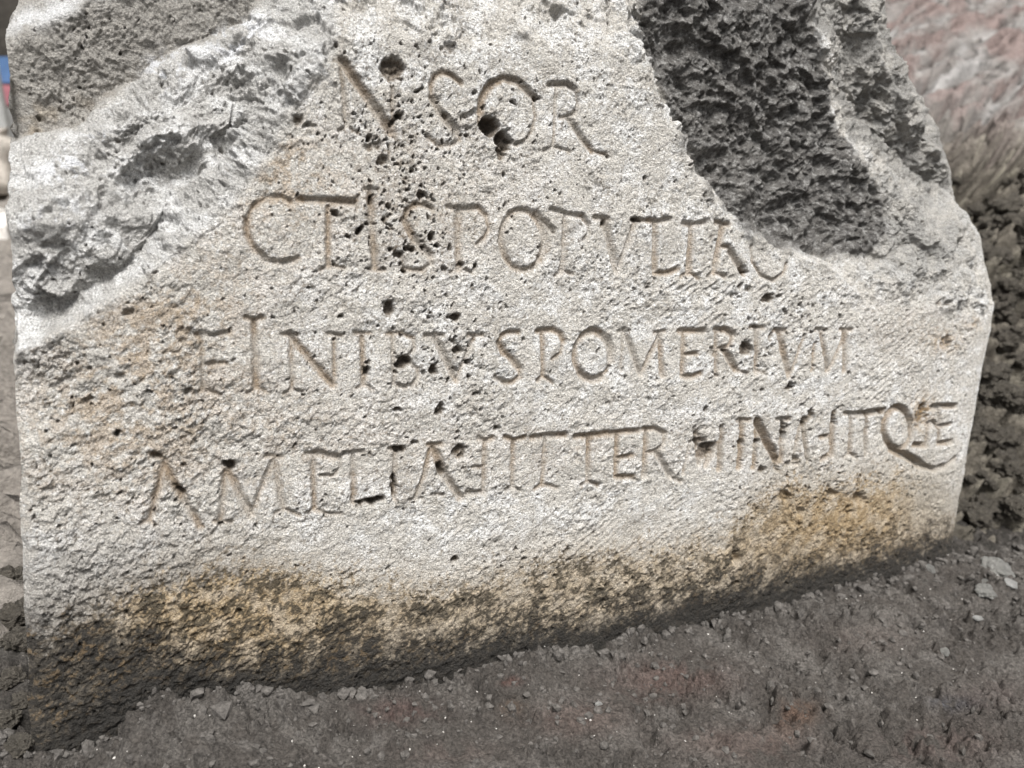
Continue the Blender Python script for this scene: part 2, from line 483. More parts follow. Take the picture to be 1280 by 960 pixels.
# ---- pits: solution holes of the travertine
pit = np.zeros_like(U)
def pits(lam, seed, prob, rmin, rmax, depth, dens):
    d, _, rv = worley(U + .0026 * fbm(U, V, .0045, 3, seed + 3), V + .0026 * fbm(U, V, .0045, 3, seed + 5), lam, seed)
    h = np.modf(rv * 97.31)[0]
    rad = rmin + (rmax - rmin) * h ** 2
    on = rv < prob * dens
    return np.where(on, depth * (0.4 + h) * sstep(1.0, .35, d * lam / rad), 0)
dens = 0.06 + 1.6 * blob(XP, YP, 505, 190, 60, 75) + 1.8 * blob(XP, YP, 505, 300, 45, 50) + 1.2 * blob(XP, YP, 565, 430, 60, 60) \
    + 1.3 * blob(XP, YP, 975, 420, 60, 60) + 2.6 * blob(XP, YP, 1040, 630, 85, 45) + .7 * blob(XP, YP, 760, 715, 200, 25) + .25 * blob(XP, YP, 120, 540, 120, 120) + .8 * blob(XP, YP, 985, 545, 60, 40) + .8 * blob(XP, YP, 560, 160, 60, 40)
dens = np.clip(dens, 0, 3)
pit += facew * pits(.0085, 101, .11, .0010, .0030, .0050, dens)
pit += facew * pits(.0050, 131, .20, .0007, .0019, .0034, dens)
pit += (1 - .6 * hol) * pits(.0032, 161, .30, .0006, .0013, .0026, np.clip(dens, .22, 1.6))
HOLES = [(612, 158, 15, 13, 35, 15), (629, 176, 14, 11, 50, 12), (626, 190, 9, 7, 90, 7), (491, 86, 17, 17, 0, 8), (486, 386, 9, 11, 0, 9), (537, 397, 6, 5, 0, 5), (569, 396, 8, 7, 0, 8),
         (572, 436, 8, 6, 20, 7), (567, 426, 5, 4, 0, 5), (503, 453, 11, 9, 0, 12), (531, 466, 3.5, 3.5, 0, 5), (494, 466, 3.5, 3, 0, 5), (542, 461, 6, 9, -15, 9), (459, 464, 5, 8, -15, 8), (570, 462, 5, 4, 45, 5),
         (550, 512, 7, 9, 0, 8), (497, 511, 6, 4, 0, 5), (596, 494, 4, 3, 0, 5), (933, 436, 9, 9, 0, 8), (989, 484, 5, 7, 0, 8), (1003, 508, 4, 3, 0, 5), (1014, 516, 4, 6, 0, 6), (965, 422, 4, 8, 0, 5), (1051, 508, 3, 4, 30, 5),
         (936, 400, 3, 3, 0, 5), (946, 409, 4, 4, 0, 5), (960, 374, 9, 7, -20, 8), (977, 388, 3.5, 3, 0, 5), (225, 614, 6, 10, -45, 8), (286, 581, 7, 8, -30, 8), (466, 625, 15, 5, -18, 14), (452, 629, 10, 3, -5, 8), (492, 607, 4, 17, 0, 10), (498, 561, 10, 5, -10, 9),
         (519, 553, 5, 4, 0, 6), (575, 564, 10, 10, 0, 7), (550, 588, 6, 10, -20, 10), (572, 540, 3.5, 3.5, 0, 5), (622, 534, 4, 4, 0, 5), (881, 512, 3.5, 5, 0, 6), (874, 548, 8, 16, 10, 8), (886, 560, 13, 10, -25, 9), (880, 570, 10, 8, 0, 6),
         (926, 552, 4, 10, 10, 7), (981, 540, 5, 15, 0, 9), (952, 588, 6, 6, 0, 7), (971, 585, 5, 5, 0, 6), (994, 574, 4, 8, 20, 7), (1011, 524, 4, 12, 15, 7), (1044, 525, 3, 10, 0, 6), (450, 288, 7, 6, 0, 9), (458, 281, 4, 4, 0, 6), (419, 268, 8, 4, 40, 7), (465, 250, 3, 9, 10, 6),
         (541, 296, 6, 7, 0, 9), (562, 310, 4, 7, 0, 6), (512, 311, 9, 5, 10, 7), (498, 318, 8, 6, 0, 7), (488, 310, 5, 4, 0, 6), (527, 243, 7, 5, 30, 7), (576, 331, 5, 5, 0, 6), (594, 335, 4, 6, 20, 6), (556, 336, 5, 5, 0, 5), (484, 259, 5, 5, 0, 6),
         (642, 127, 5, 4, 20, 6), (590, 116, 4, 4, 0, 6), (523, 113, 4, 3, 20, 6), (557, 146, 4, 8, -40, 6), (585, 143, 10, 4, -5, 4), (671, 121, 5, 4, 0, 6), (494, 152, 3, 6, 0, 6), (468, 183, 14, 8, -10, 4), (478, 200, 8, 7, 0, 6), (706, 688, 4, 7, 20, 6), (919, 695, 8, 8, 0, 6),
         (560, 60, 12, 8, 0, 4), (386, 158, 11, 4, -8, 4), (374, 150, 9, 8, 0, 5), (1075, 624, 11, 8, -20, 8), (980, 620, 9, 9, 0, 7), (1040, 618, 8, 6, 0, 6), (1000, 640, 7, 7, 0, 5), (1060, 640, 6, 5, 0, 5), (1180, 428, 8, 10, 10, 4), (1176, 378, 6, 5, 0, 4), (1152, 520, 9, 18, 10, 6),
         (194, 569, 8, 6, 0, 5), (756, 279, 5, 6, 0, 6), (796, 275, 6, 4, 0, 6), (929, 338, 6, 9, -25, 6), (925, 358, 5, 5, 0, 5), (935, 361, 4, 4, 0, 4), (916, 370, 5, 3, 0, 4), (235, 490, 7, 5, 0, 5), (1085, 516, 5, 4, 0, 4), (1103, 514, 4, 4, 0, 5), (230, 583, 5, 4, 0, 4), (192, 640, 3, 6, 10, 5),
         (812, 500, 3, 3, 0, 4), (890, 440, 7, 8, 20, 3), (897, 470, 3, 3, 0, 4), (815, 442, 3.5, 3, 0, 4), (150, 470, 8, 4, -10, 3), (110, 500, 10, 4, -15, 4), (160, 390, 10, 5, -20, 4)]
hx = 6.5 * fbm(U, V, .0075, 3, 201, gain=.6); hy = 6.5 * fbm(U, V, .0075, 3, 203, gain=.6)
for (cx, cy, rx, ry, ang, dep) in HOLES:
    sel = (np.abs(XP - cx) < 2.2 * max(rx, ry) + 4) & (np.abs(YP - cy) < 2.2 * max(rx, ry) + 4)
    a = R(ang); dx = (XP[sel] + hx[sel] - cx); dy = (YP[sel] + hy[sel] - cy)
    d = np.hypot((dx * math.cos(a) + dy * math.sin(a)) / rx, (-dx * math.sin(a) + dy * math.cos(a)) / ry)
    pit[sel] = np.maximum(pit[sel], dep * 1e-3 * sstep(1.10, .50, d) * (.75 + .5 * fbm(U[sel], V[sel], .004, 2, 205)))
lump = blob(XP, YP, 886, 541, 11, 8)                        # knob left inside the big hole
pit *= 1 - .9 * np.clip(lump * 1.5, 0, 1)
print('relief', time.time() - T0)

# ---- the carved letters; strokes as pixel polylines, (width, points)
def arc(cx, cy, rx, ry, a0, a1, n=14):
    return [(cx + rx * math.cos(R(a0 + (a1 - a0) * i / (n - 1))), cy + ry * math.sin(R(a0 + (a1 - a0) * i / (n - 1)))) for i in range(n)]
LETTERS = [
    ('N', 7, [(5, [(428, 82), (434, 157)]), (8.5, [(430, 76), (491, 165)]), (4, [(492, 108), (492, 165)]), (4, [(420, 74), (438, 77)]), (3.5, [(424, 164), (434, 157), (449, 166)])]),
    ('S', 7, [(5, [(578, 103), (567, 93), (555, 89), (545, 95), (541, 106), (542, 121)]), (7, [(542, 121), (556, 145), (571, 162)]), (5, [(571, 162), (577, 173), (568, 180), (550, 182), (537, 171)])]),
    ('O', 7, [(6.5, [(602, 140), (605, 121), (616, 104), (632, 97), (649, 101), (662, 114), (670, 123)]), (3.5, [(668, 126), (671, 145), (666, 165), (656, 177), (643, 181)]), (4, [(602, 140), (600, 152)])]),
    ('R', 7, [(3, [(696, 108), (692.5, 182)]), (5, [(688, 106), (710, 105), (720, 112)]), (4, [(720, 112), (724, 128), (719, 143), (702, 147)]), (5, [(712, 147), (728, 173), (742, 189)]), (3.5, [(742, 189), (758, 193)]), (3, [(680, 189), (693, 183), (713, 189)])]),
    ('C', 7, [(5, [(363, 252), (352, 246), (336, 247), (318, 256), (309, 275)]), (6.5, [(309, 275), (309, 293), (319, 313), (334, 327)]), (5.5, [(334, 327), (352, 329), (373, 323)])]),
    ('T', 7, [(6, [(374, 249), (444, 253)]), (3.5, [(447, 246), (446, 264)]), (5.5, [(411, 257), (410, 333)]), (3.5, [(399, 338), (411, 331), (430, 335)])]),
    ('I', 7, [(6, [(463, 237), (465, 280), (468, 335)]), (3.5, [(456, 236), (473, 237)]), (3.5, [(462, 337), (480, 338)])]),
    ('S', 7, [(5.5, [(542, 262), (531, 256), (518, 256), (509, 264), (507, 276)]), (7, [(507, 276), (514, 293), (528, 311), (538, 320)]), (4.5, [(538, 320), (539, 330), (528, 338), (504, 336)])]),
    ('P', 7, [(6.5, [(574, 262), (573, 337)]), (5, [(560, 259), (580, 262), (598, 260), (608, 270)]), (4, [(608, 270), (611, 285), (606, 297), (596, 305)]), (3.5, [(562, 341), (573, 335), (590, 341)])]),
    ('O', 7, [(5.5, arc(653, 300, 27, 37, 130, 310)), (7.5, arc(654, 300, 27.5, 37, -55, 40)), (5, arc(653, 300, 27, 37.5, 40, 135)), (6, [(675, 272), (690, 288)])]),
    ('P', 7, [(5, [(707, 268), (702, 340)]), (4.5, [(689, 262), (710, 268), (727, 270), (735, 281)]), (3.5, [(735, 281), (736, 292), (729, 300)]), (3.5, [(694, 344), (703, 338), (714, 343)])]),
    ('V', 7, [(6.5, [(755, 276), (771, 338)]), (4.5, [(793, 279), (773, 336)]), (4.5, [(743, 272), (760, 274)]), (3.5, [(788, 275), (806, 276)])]),
    ('L', 7, [(5.5, [(818.5, 277), (818.5, 340)]), (4.5, [(809, 275), (820, 278), (835, 274)]), (5, [(818, 341), (832, 342), (846, 337)])]),
    ('I', 7, [(5.5, [(865, 281), (861, 341)]), (4.5, [(854, 279), (867, 281), (880, 278)]), (3.5, [(851, 346), (861, 340), (873, 348)])]),
    ('R', 7, [(5.5, [(903, 283), (893, 341)]), (4.5, [(895, 278), (912, 281)]), (4, [(903, 308), (912, 309), (914, 316)]), (5.5, [(913, 314), (930, 342)]), (3.5, [(885, 346), (893, 340), (906, 346)])]),
    ('O', 7, [(3, [(941, 308), (942, 327), (953, 345), (968, 351), (982, 341), (986, 330)])]),
    ('F', 7, [(4.5, [(252, 420), (254, 488)]), (4.5, [(245, 418), (268, 419), (288, 416)]), (4, [(255, 455), (283, 454)]), (3, [(289, 411), (287, 420)]), (3.5, [(242, 492), (254, 487), (276, 493)])]),
    ('I', 7, [(6, [(317, 401), (320, 484)]), (4.5, [(308, 397), (318, 401), (327, 397)]), (4, [(310, 491), (320, 484), (336, 491)])]),
    ('N', 7, [(4.5, [(363, 422), (365, 486)]), (7, [(362, 418), (388, 450), (416, 481)]), (4, [(417, 423), (418, 474)]), (4, [(352, 418), (372, 418)]), (4, [(409, 417), (427, 419)]), (3.5, [(356, 491), (365, 485), (377, 490)])]),
    ('I', 7, [(5.5, [(452, 420), (454, 481)]), (4.5, [(444, 416), (463, 417)]), (3.5, [(446, 485), (454, 480), (465, 486)])]),
    ('B', 7, [(4.5, [(490, 419), (492, 479)]), (4.5, [(484, 417), (502, 416), (515, 422)]), (4, [(515, 422), (518, 435), (508, 446), (494, 447)]), (4.5, [(508, 452), (521, 460), (522, 472), (515, 481), (504, 483), (493, 480)])]),
    ('V', 7, [(6.5, [(542, 420), (569, 474)]), (4.5, [(592, 421), (571, 472)]), (4.5, [(531, 420), (552, 419)]), (4, [(584, 419), (602, 419)])]),
    ('S', 7, [(4.5, [(647, 415), (635, 415), (626, 420), (623, 428)]), (6, [(623, 428), (628, 439), (640, 450), (648, 461)]), (4.5, [(648, 461), (649, 470), (641, 477), (628, 478), (618, 471)])]),
    ('P', 7, [(4.5, [(677, 416), (677, 470)]), (5, [(671, 414), (689, 412), (700, 417), (703, 427)]), (3, [(703, 427), (699, 440), (688, 449)]), (3.5, [(670, 475), (677, 469), (689, 478)])]),
    ('O', 7, [(5, arc(740, 444, 23, 30, 130, 260)), (6.5, arc(740, 444, 23, 30, 260, 370)), (4, arc(740, 444, 23, 30, 10, 60)), (6, arc(740, 444, 23, 30, 60, 135))]),
    ('M', 7, [(3.5, [(778, 417), (776, 462)]), (5.5, [(780, 413), (800, 467)]), (4.5, [(823, 420), (801, 466)]), (5, [(824, 417), (827, 469)]), (3.5, [(773, 414), (786, 414)]), (3.5, [(818, 416), (831, 414)])]),
    ('E', 7, [(4.5, [(854.5, 416), (852, 470)]), (5, [(849, 414), (879, 414)]), (4, [(855, 443), (870, 442)]), (4.5, [(852, 470), (863, 471), (875, 467)])]),
    ('R', 7, [(4, [(895, 414), (894, 468)]), (5, [(894, 412), (907, 412), (916, 419)]), (4, [(916, 419), (911, 432), (898, 436)]), (5.5, [(904, 437), (919, 462)]), (3.5, [(919, 462), (934, 467)])]),
    ('I', 7, [(4.5, [(946, 411), (945, 465)]), (4, [(938, 409), (955, 410)]), (3.5, [(945, 463), (957, 466)])]),
    ('V', 7, [(5.5, [(976, 416), (987, 468)]), (3, [(1006, 420), (990, 466)]), (4, [(969, 413), (984, 414)])]),
    ('M', 7, [(4, [(1028, 414), (1035, 463)]), (3.5, [(1056, 424), (1037, 462)]), (4.5, [(1058, 414), (1057, 463)]), (3.5, [(1021, 412), (1034, 413)]), (3, [(1053, 412), (1066, 413)]), (3, [(1020, 430), (1015, 464)])]),
    ('A', 7, [(5.5, [(205, 579), (196, 615), (187, 650)]), (7, [(206, 582), (228, 622), (250, 658)]), (5, [(187, 567), (208, 576)]), (4, [(176, 655), (187, 650), (194, 656)])]),
    ('M', 7, [(5.5, [(282, 588), (276, 650)]), (6.5, [(285, 590), (314, 642)]), (5, [(340, 578), (315, 641)]), (5.5, [(343, 575), (354, 637)]), (4.5, [(333, 570), (351, 572)]), (4, [(268, 652), (290, 653)]), (4, [(344, 642), (354, 636), (374, 644)])]),
    ('P', 7, [(5, [(391, 570), (393, 637)]), (6, [(383, 567), (402, 567), (424, 572)]), (3.5, [(424, 572), (425, 585), (416, 594), (400, 594)]), (3.5, [(384, 640), (393, 636), (408, 642), (426, 643)])]),
    ('L', 7, [(5, [(441.5, 567), (441.5, 627)]), (4.5, [(430, 566), (452, 565)]), (5, [(441, 629), (478, 622)])]),
    ('I', 7, [(4.5, [(493, 565), (493, 624)]), (4, [(485, 561), (504, 561)])]),
    ('A', 7, [(4.5, [(537, 562), (529, 595), (519, 622)]), (6.5, [(541, 560), (557, 595), (575, 622)]), (4.5, [(535, 556), (551, 555)]), (3.5, [(511, 624), (528, 622)]), (3.5, [(540, 618), (553, 618)])]),
    ('inverted F', 7, [(4.5, [(605, 550), (604, 616)]), (5, [(584, 616), (604, 615)]), (3.5, [(590, 583), (603, 584)]), (4.5, [(598, 548), (606, 551), (614, 547)])]),
    ('I', 7, [(4.5, [(641, 550), (640, 609)]), (4.5, [(631, 546), (642, 550), (655, 546)]), (3.5, [(632, 612), (640, 608), (650, 613)])]),
    ('T', 7, [(4.5, [(681, 546), (678, 606)]), (5, [(664, 547), (682, 544), (705, 543)]), (4, [(668, 611), (678, 605), (696, 610)])]),
    ('T', 7, [(4.5, [(734.5, 544), (733, 600)]), (5, [(719, 545), (738, 544), (758, 541)]), (3.5, [(725, 606), (733, 600), (747, 607)])]),
    ('E', 7, [(4.5, [(770.5, 542), (768, 595)]), (4.5, [(762, 542), (780, 539), (797, 538)]), (4, [(770, 572), (790, 569)]), (4.5, [(768, 595), (792, 596)])]),
    ('R', 7, [(4.5, [(807, 538), (804, 595)]), (4.5, [(804, 536), (818, 536), (830, 542)]), (3.5, [(830, 542), (829, 554), (820, 563), (807, 566)]), (5, [(820, 566), (838, 596)]), (3.5, [(838, 596), (850, 601)])]),
    ('M', 7, [(3, [(861, 552), (853, 592)]), (4, [(867, 535), (874, 580)]), (4, [(898, 552), (882, 582)]), (4, [(901, 533), (898, 587)])]),
    ('I', 7, [(4.5, [(928, 527), (924, 584)]), (3.5, [(921, 525), (936, 525)])]),
    ('N', 7, [(4, [(946, 531), (942, 584)]), (6, [(946, 527), (972, 577)]), (4, [(979, 526), (977, 574)]), (3.5, [(972, 524), (987, 524)])]),
    ('A', 7, [(3.5, [(1003, 525), (992, 578)]), (4, [(1004, 524), (1010, 577)]), (3.5, [(984, 580), (998, 580)])]),
    ('inverted F', 7, [(4.5, [(1043, 517), (1040, 568)]), (4, [(1028, 574), (1040, 567)]), (3.5, [(1027, 547), (1041, 545)])]),
    ('I', 7, [(4, [(1066, 519), (1064, 568)]), (3.5, [(1058, 517), (1072, 518)]), (3, [(1057, 572), (1064, 567), (1071, 571)])]),
    ('T', 7, [(4, [(1086, 518), (1084, 565)]), (4.5, [(1074, 518), (1107, 514)])]),
    ('Q', 7, [(4.5, arc(1125, 536, 17, 26, 0, 360, 26)), (5.5, [(1118, 562), (1139, 572), (1156, 583)]), (4, [(1156, 583), (1175, 589), (1189, 584), (1201, 575)])]),
    ('V', 7, [(3, [(1167, 531), (1163, 540), (1161, 558)]), (3, [(1165, 531), (1172, 528), (1178, 535)]), (4, [(1146, 557), (1160, 558)])]),
    ('E', 7, [(3.5, [(1181, 511), (1179, 556)]), (4, [(1170, 510), (1201, 509)]), (3, [(1181, 534), (1195, 532)]), (3.5, [(1180, 556), (1197, 554)])]),
]
lid = np.full(U.shape, -1, np.int32)
gdep = np.zeros_like(U)
wj = 1 + .20 * fbm(U, V, .010, 3, 301)
eu = .0007 * fbm(U, V, .006, 3, 303, gain=.6); ev = .0007 * fbm(U, V, .006, 3, 305, gain=.6)
dvr = vrow[1] - vrow[0]
for li, (nm, _, strokes) in enumerate(LETTERS):
    for (hw, poly) in strokes:
        mp = np.mean(np.array(poly), 0)
        mm = (UV(mp[0] + 1, mp[1])[0] - UV(mp[0], mp[1])[0] + UV(mp[0], mp[1] - 1)[1] - UV(mp[0], mp[1])[1]) / 2
        h = hw * mm * 1.04                                    # half width in metres
        w0 = 0 if mp[0] > 330 or mp[1] > 200 else -.002
        q = np.array([UV(x, y, w0) for x, y in poly])
        r0 = max(0, int((q[:, 1].min() - 2 * h - V_LO) / dvr)); r1 = min(NR, int((q[:, 1].max() + 2 * h - V_LO) / dvr) + 2)
        cc = np.where((U[r0:r1].max(0) > q[:, 0].min() - 2 * h) & (U[r0:r1].min(0) < q[:, 0].max() + 2 * h))[0]
        c0, c1 = cc[0], cc[-1] + 1
        u = U[r0:r1, c0:c1] + eu[r0:r1, c0:c1]; v = V[r0:r1, c0:c1] + ev[r0:r1, c0:c1]
        d = np.full(u.shape, 9.0)
        for a, b in zip(q[:-1], q[1:]):
            ab = b - a; L2 = ab @ ab
            t = np.clip(((u - a[0]) * ab[0] + (v - a[1]) * ab[1]) / L2, 0, 1)
            d = np.minimum(d, np.hypot(u - a[0] - t * ab[0], v - a[1] - t * ab[1]))
        t = np.clip(1 - d / (h * wj[r0:r1, c0:c1]), 0, 1)
        dep = h * (1.55 if mp[0] > 880 and mp[1] > 500 else 1.12) * t ** .95                           # V-cut with a slightly rounded flank
        g = gdep[r0:r1, c0:c1]; l = lid[r0:r1, c0:c1]
        new = (dep > g)
        l[new & (t > .12)] = li
        g[new] = dep[new]
keep = np.clip(facew * 1.6, 0, 1)
gdep *= keep
lid[gdep < .0003] = -1
groove = np.clip(gdep / .0025, 0, 1)
# dressed surface is smoother inside the cuts
D *= 1 - .72 * groove
D += -gdep - np.maximum(pit - .5 * gdep, 0)
D *= 1 - .75 * sstep(.955, 1.0, s_u)[None] - .6 * sstep(.02, 0, s_u)[None]
HGT = BASE + D
print('letters', time.time() - T0)

# ---- colours of the stone
n_big = fbm(U, V, .06, 4, 401); n_mid = fbm(U, V, .018, 4, 402); n_fine = fbm(U, V, .005, 3, 403, gain=.7); n_spk = fbm(U, V, .0022, 2, 404, gain=.8)
C = np.zeros(U.shape + (3,)); C[:] = (.62, .59, .54)
C = mixc(C, (.80, .79, .765), sstep(-.1, .3, n_mid + .4 * n_fine))
m2 = fbm(U + 2 * wu, V + 2 * wv, .030, 5, 407, gain=.65)
C = mixc(C, (.47, .435, .385), .65 * sstep(.05, .40, m2))
C = mixc(C, (.40, .37, .33), .65 * sstep(.05, .5, n_fine + .6 * n_spk))
C = mixc(C, (.88, .875, .86), .75 * sstep(.05, .4, n_spk + .5 * n_mid))
spk2 = fbm(UN, VN, .0032, 3, 405, gain=.9)
C = mixc(C, (.22, .195, .165), .85 * sstep(.17, .38, spk2 + .35 * n_mid))
tan = np.clip(blob(XP, YP, 215, 400, 120, 70, -25) + .9 * blob(XP, YP, 350, 215, 60, 50, -20) + .8 * blob(XP, YP, 130, 540, 140, 110) + .5 * blob(XP, YP, 1140, 400, 70, 55) + .35 * blob(XP, YP, 700, 560, 400, 40) + .45 * blob(XP, YP, 480, 250, 220, 90) + .4 * blob(XP, YP, 330, 520, 160, 90), 0, 1)
C = mixc(C, (.43, .335, .235), facew * tan * sstep(-.25, .2, n_mid + .7 * n_fine) * .75)
C = mixc(C, (.54, .53, .51), lef * .8)
C = mixc(C, (.82, .815, .80), lef * sstep(-.05, .35, n_mid + .5 * n_fine) * .8)
C = mixc(C, (.30, .285, .265), lef * sstep(.08, .35, spk2 + .5 * n_fine) * .75)
C = mixc(C, (.34, .32, .29), bak * (.75 + .2 * sstep(-.3, .3, n_mid)))
C = mixc(C, (.37, .30, .21), bak * .5 * sstep(90, 160, YP) * sstep(-.1, .3, n_mid))
C = mixc(C, (.78, .78, .78), np.clip(1.2 * blob(XP, YP, 55, 18, 60, 14, -20), 0, 1) * sstep(-.3, .1, n_mid) * .8)
for (cx, cy, rx, ry) in ((90, 215, 28, 16), (70, 275, 30, 12), (125, 180, 14, 10), (300, 50, 40, 18), (210, 90, 26, 20)):   # white patches: light on the upward-facing ledges put into the colour
    C = mixc(C, (.86, .87, .90), np.clip(1.2 * blob(XP + 5 * n_mid * 4, YP, cx, cy, rx, ry, -25), 0, 1) * sstep(-.1, .3, n_fine + n_mid + .5 * n_spk) * .8)
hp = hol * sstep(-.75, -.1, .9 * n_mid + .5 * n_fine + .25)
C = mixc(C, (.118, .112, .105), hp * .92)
C = mixc(C, (.42, .41, .39), hol * sstep(.05, .38, n_fine + .6 * n_spk) * .75)
C = mixc(C, (.26, .25, .232), lum * (.55 + .35 * sstep(-.2, .2, n_mid)))
flank = np.clip(1.3 * blob(XP, YP, 1135, 280, 95, 75, 40), 0, 1) * (1 - hol)
C = mixc(C, (.33, .32, .30), flank * (.55 + .4 * sstep(-.3, .2, n_mid + .5 * n_fine)))
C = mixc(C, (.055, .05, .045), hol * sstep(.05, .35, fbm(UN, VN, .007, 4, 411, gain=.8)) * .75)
# brown clay left in the cut letters; pits turn darker brown with depth
gb = groove * sstep(-.35, .35, n_big + .7 * n_mid)
C = mixc(C, (.40, .335, .265), groove * .34)
C = mixc(C, (.35, .255, .165), gb * .65)
top_line = sstep(240, 60, YP)
C = mixc(C, (.23, .175, .12), groove * top_line * .4)
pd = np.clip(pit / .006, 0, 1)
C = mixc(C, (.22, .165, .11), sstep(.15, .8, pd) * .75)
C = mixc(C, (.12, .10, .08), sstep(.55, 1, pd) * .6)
# ochre and black bands of damp earth along the foot
ochx = [0, 40, 130, 200, 260, 330, 400, 480, 560, 640, 740, 830, 900, 945, 985, 1050, 1110, 1150, 1200, 1280]
ochy = [790, 775, 748, 716, 700, 702, 722, 734, 736, 716, 694, 690, 676, 632, 606, 612, 596, 610, 655, 660]
drkx = [0, 60, 130, 190, 260, 340, 450, 560, 650, 750, 830, 900, 960, 1050, 1190, 1280]
drky = [765, 768, 770, 790, 812, 812, 792, 790, 782, 770, 752, 728, 712, 694, 664, 660]
och = YP - np.interp(XP, ochx, ochy) + 30 * n_mid + 34 * n_fine + 30 * n_spk
drk = YP - np.interp(XP, drkx, drky) + 40 * n_mid + 44 * n_fine + 34 * n_spk
st = fbm(*rot(U + fw1, V + fw2, 28, .0070, .0048), 1.0, 3, 431, gain=.9)
C = mixc(C, (.40, .335, .25), facew * sstep(-60, 5, och) * .5)
C = mixc(C, (.43, .305, .162), facew * sstep(-14, 22, och) * (.55 + .45 * np.clip(blob(XP, YP, 290, 770, 190, 120) + blob(XP, YP, 1050, 650, 130, 90), 0, 1)) * (.50 + .45 * sstep(-.3, .1, n_mid)))
C = mixc(C, (.50, .42, .31), facew * sstep(0, 15, och) * sstep(.0, .4, st) * .7)
C = mixc(C, (.085, .072, .052), facew * sstep(0, 18, och) * sstep(-.08, .16, -st + .6 * n_mid) * .9 * (.35 + .65 * sstep(1000, 900, XP)))
C = mixc(C, (.42, .38, .32), facew * blob(XP, YP, 1165, 625, 38, 50) * .8)
C = mixc(C, (.044, .040, .035), facew * sstep(-34, 30, drk) * (.84 + .14 * sstep(.2, -.2, st)))
C = mixc(C, (.20, .14, .08), facew * sstep(0, 30, drk) * sstep(.12, .4, st + .3 * n_mid) * .75)
jy_ = YP - np.interp(XP, [40, 124, 169, 262, 349, 512, 610, 719, 800, 912, 987, 1055, 1137, 1190], [962, 902, 874, 868, 876, 856, 828, 815, 796, 770, 751, 733, 716, 700])
C = mixc(C, (.040, .037, .033), facew * sstep(-46, -12, jy_ + 14 * n_mid + 18 * n_fine) * .9)      # wet earth smeared on the foot
C = mixc(C, (.34, .22, .10), np.clip(1.1 * blob(XP, YP, 1154, 515, 14, 22, 10) + .7 * blob(XP, YP, 1180, 428, 22, 14) + .6 * blob(XP, YP, 1215, 405, 12, 10), 0, 1) * sstep(-.3, .2, n_fine) * .85)
C = mixc(C, (.20, .16, .12), np.clip(blob(XP, YP, 490, 195, 40, 45) + blob(XP, YP, 500, 300, 34, 40) + .6 * blob(XP, YP, 568, 430, 16, 40) + .5 * blob(XP, YP, 1000, 625, 60, 30), 0, 1) * sstep(.0, .3, n_fine + .5 * n_spk) * .75)
grey_low = sstep(640, 720, YP) * sstep(-30, -5, -och) * sstep(420, 250, XP)
C = mixc(C, (.33, .315, .295), facew * grey_low * .55)

# ---- vertices of the whole front sheet, then the hidden sides and back
PS = ORG + U[..., None] * AU + V[..., None] * AV + blur(BASE, 5.0)[..., None] * AN
NB = grid_normals(PS); NB *= np.sign(NB @ AN)[..., None]
NB = AN + (NB - AN) * (brk * .8)[..., None]; NB /= np.linalg.norm(NB, axis=-1, keepdims=True)
# the broken, uneven top edge
above = YP < -30
v1 = np.where(above.any(0), vrow[np.argmax(above, 0)], V_HI - .012)
v1 = np.minimum(v1, V_HI - .012)
v1 = blur(np.repeat(v1[None], 3, 0), 12.0)[1][None] * np.ones_like(U)
vt = v1 + .022 + .016 * fbm(U, V * 0 + .4, .09, 4, 451)
kt = np.clip((V - v1) / (V_HI - v1), 0, 1)
VF = np.where(V > v1, v1 + (vt - v1) * kt, V)
PF = ORG + U[..., None] * AU + VF[..., None] * AV + (BASE - .022 * kt ** 2)[..., None] * AN + D[..., None] * NB
base_pt = ORG + AU * .06 + AV * (V_LO + .005) - AN * .12
stone = bpy.data.objects.new('inscribed_stone', None)
stone.location = base_pt
COL.objects.link(stone)
tag(stone, 'broken pale travertine boundary stone carved with four lines of Latin capitals', 'stone')
NF = grid_normals(PF)
if (NF[NR // 2, NC // 2] @ AN) < 0: NF = -NF
flip = np.cross(PF[1, 1] - PF[1, 0], PF[2, 0] - PF[1, 0]) @ AN < 0
Q = grid_quads(NR, NC)
if flip: Q = Q[:, ::-1]
lv = PF.reshape(-1, 3) - base_pt; lc = C.reshape(-1, 3); ln = NF.reshape(-1, 3)
zone = np.zeros(U.shape, np.int32)             # 0 inscribed face
zone[~face_in] = 1                             # broken top
zone[left_in] = 2; zone[backf_in] = 3; zone[hollow_in] = 4; zone[lump_in] = 5
zone[lid >= 0] = 100 + lid[lid >= 0]
zq = zone.reshape(-1)[Q].max(1)
PARTS = {0: ('inscribed_face', None), 1: ('broken_edge', None), 2: ('broken_shoulder', 'whitish broken shoulder beside the writing'), 3: ('back_facet', 'plain grey facet above the white shoulder'),
         4: ('broken_hollow', 'dark rough hollow broken out beside the writing'), 5: ('rear_knob', 'dark grey knob behind the hollow')}
for z in np.unique(zq):
    qs = Q[zq == z]
    ids, inv = np.unique(qs, return_inverse=True)
    if z >= 100:
        nm, lb = 'carved_letter', 'carved letter ' + LETTERS[z - 100][0]
    else:
        nm, lb = PARTS[int(z)]
    o = mesh_from(nm, lv[ids], inv.reshape(-1, 4), M_STONE, stone, lc[ids], ln[ids])
    if lb: o['label'] = lb
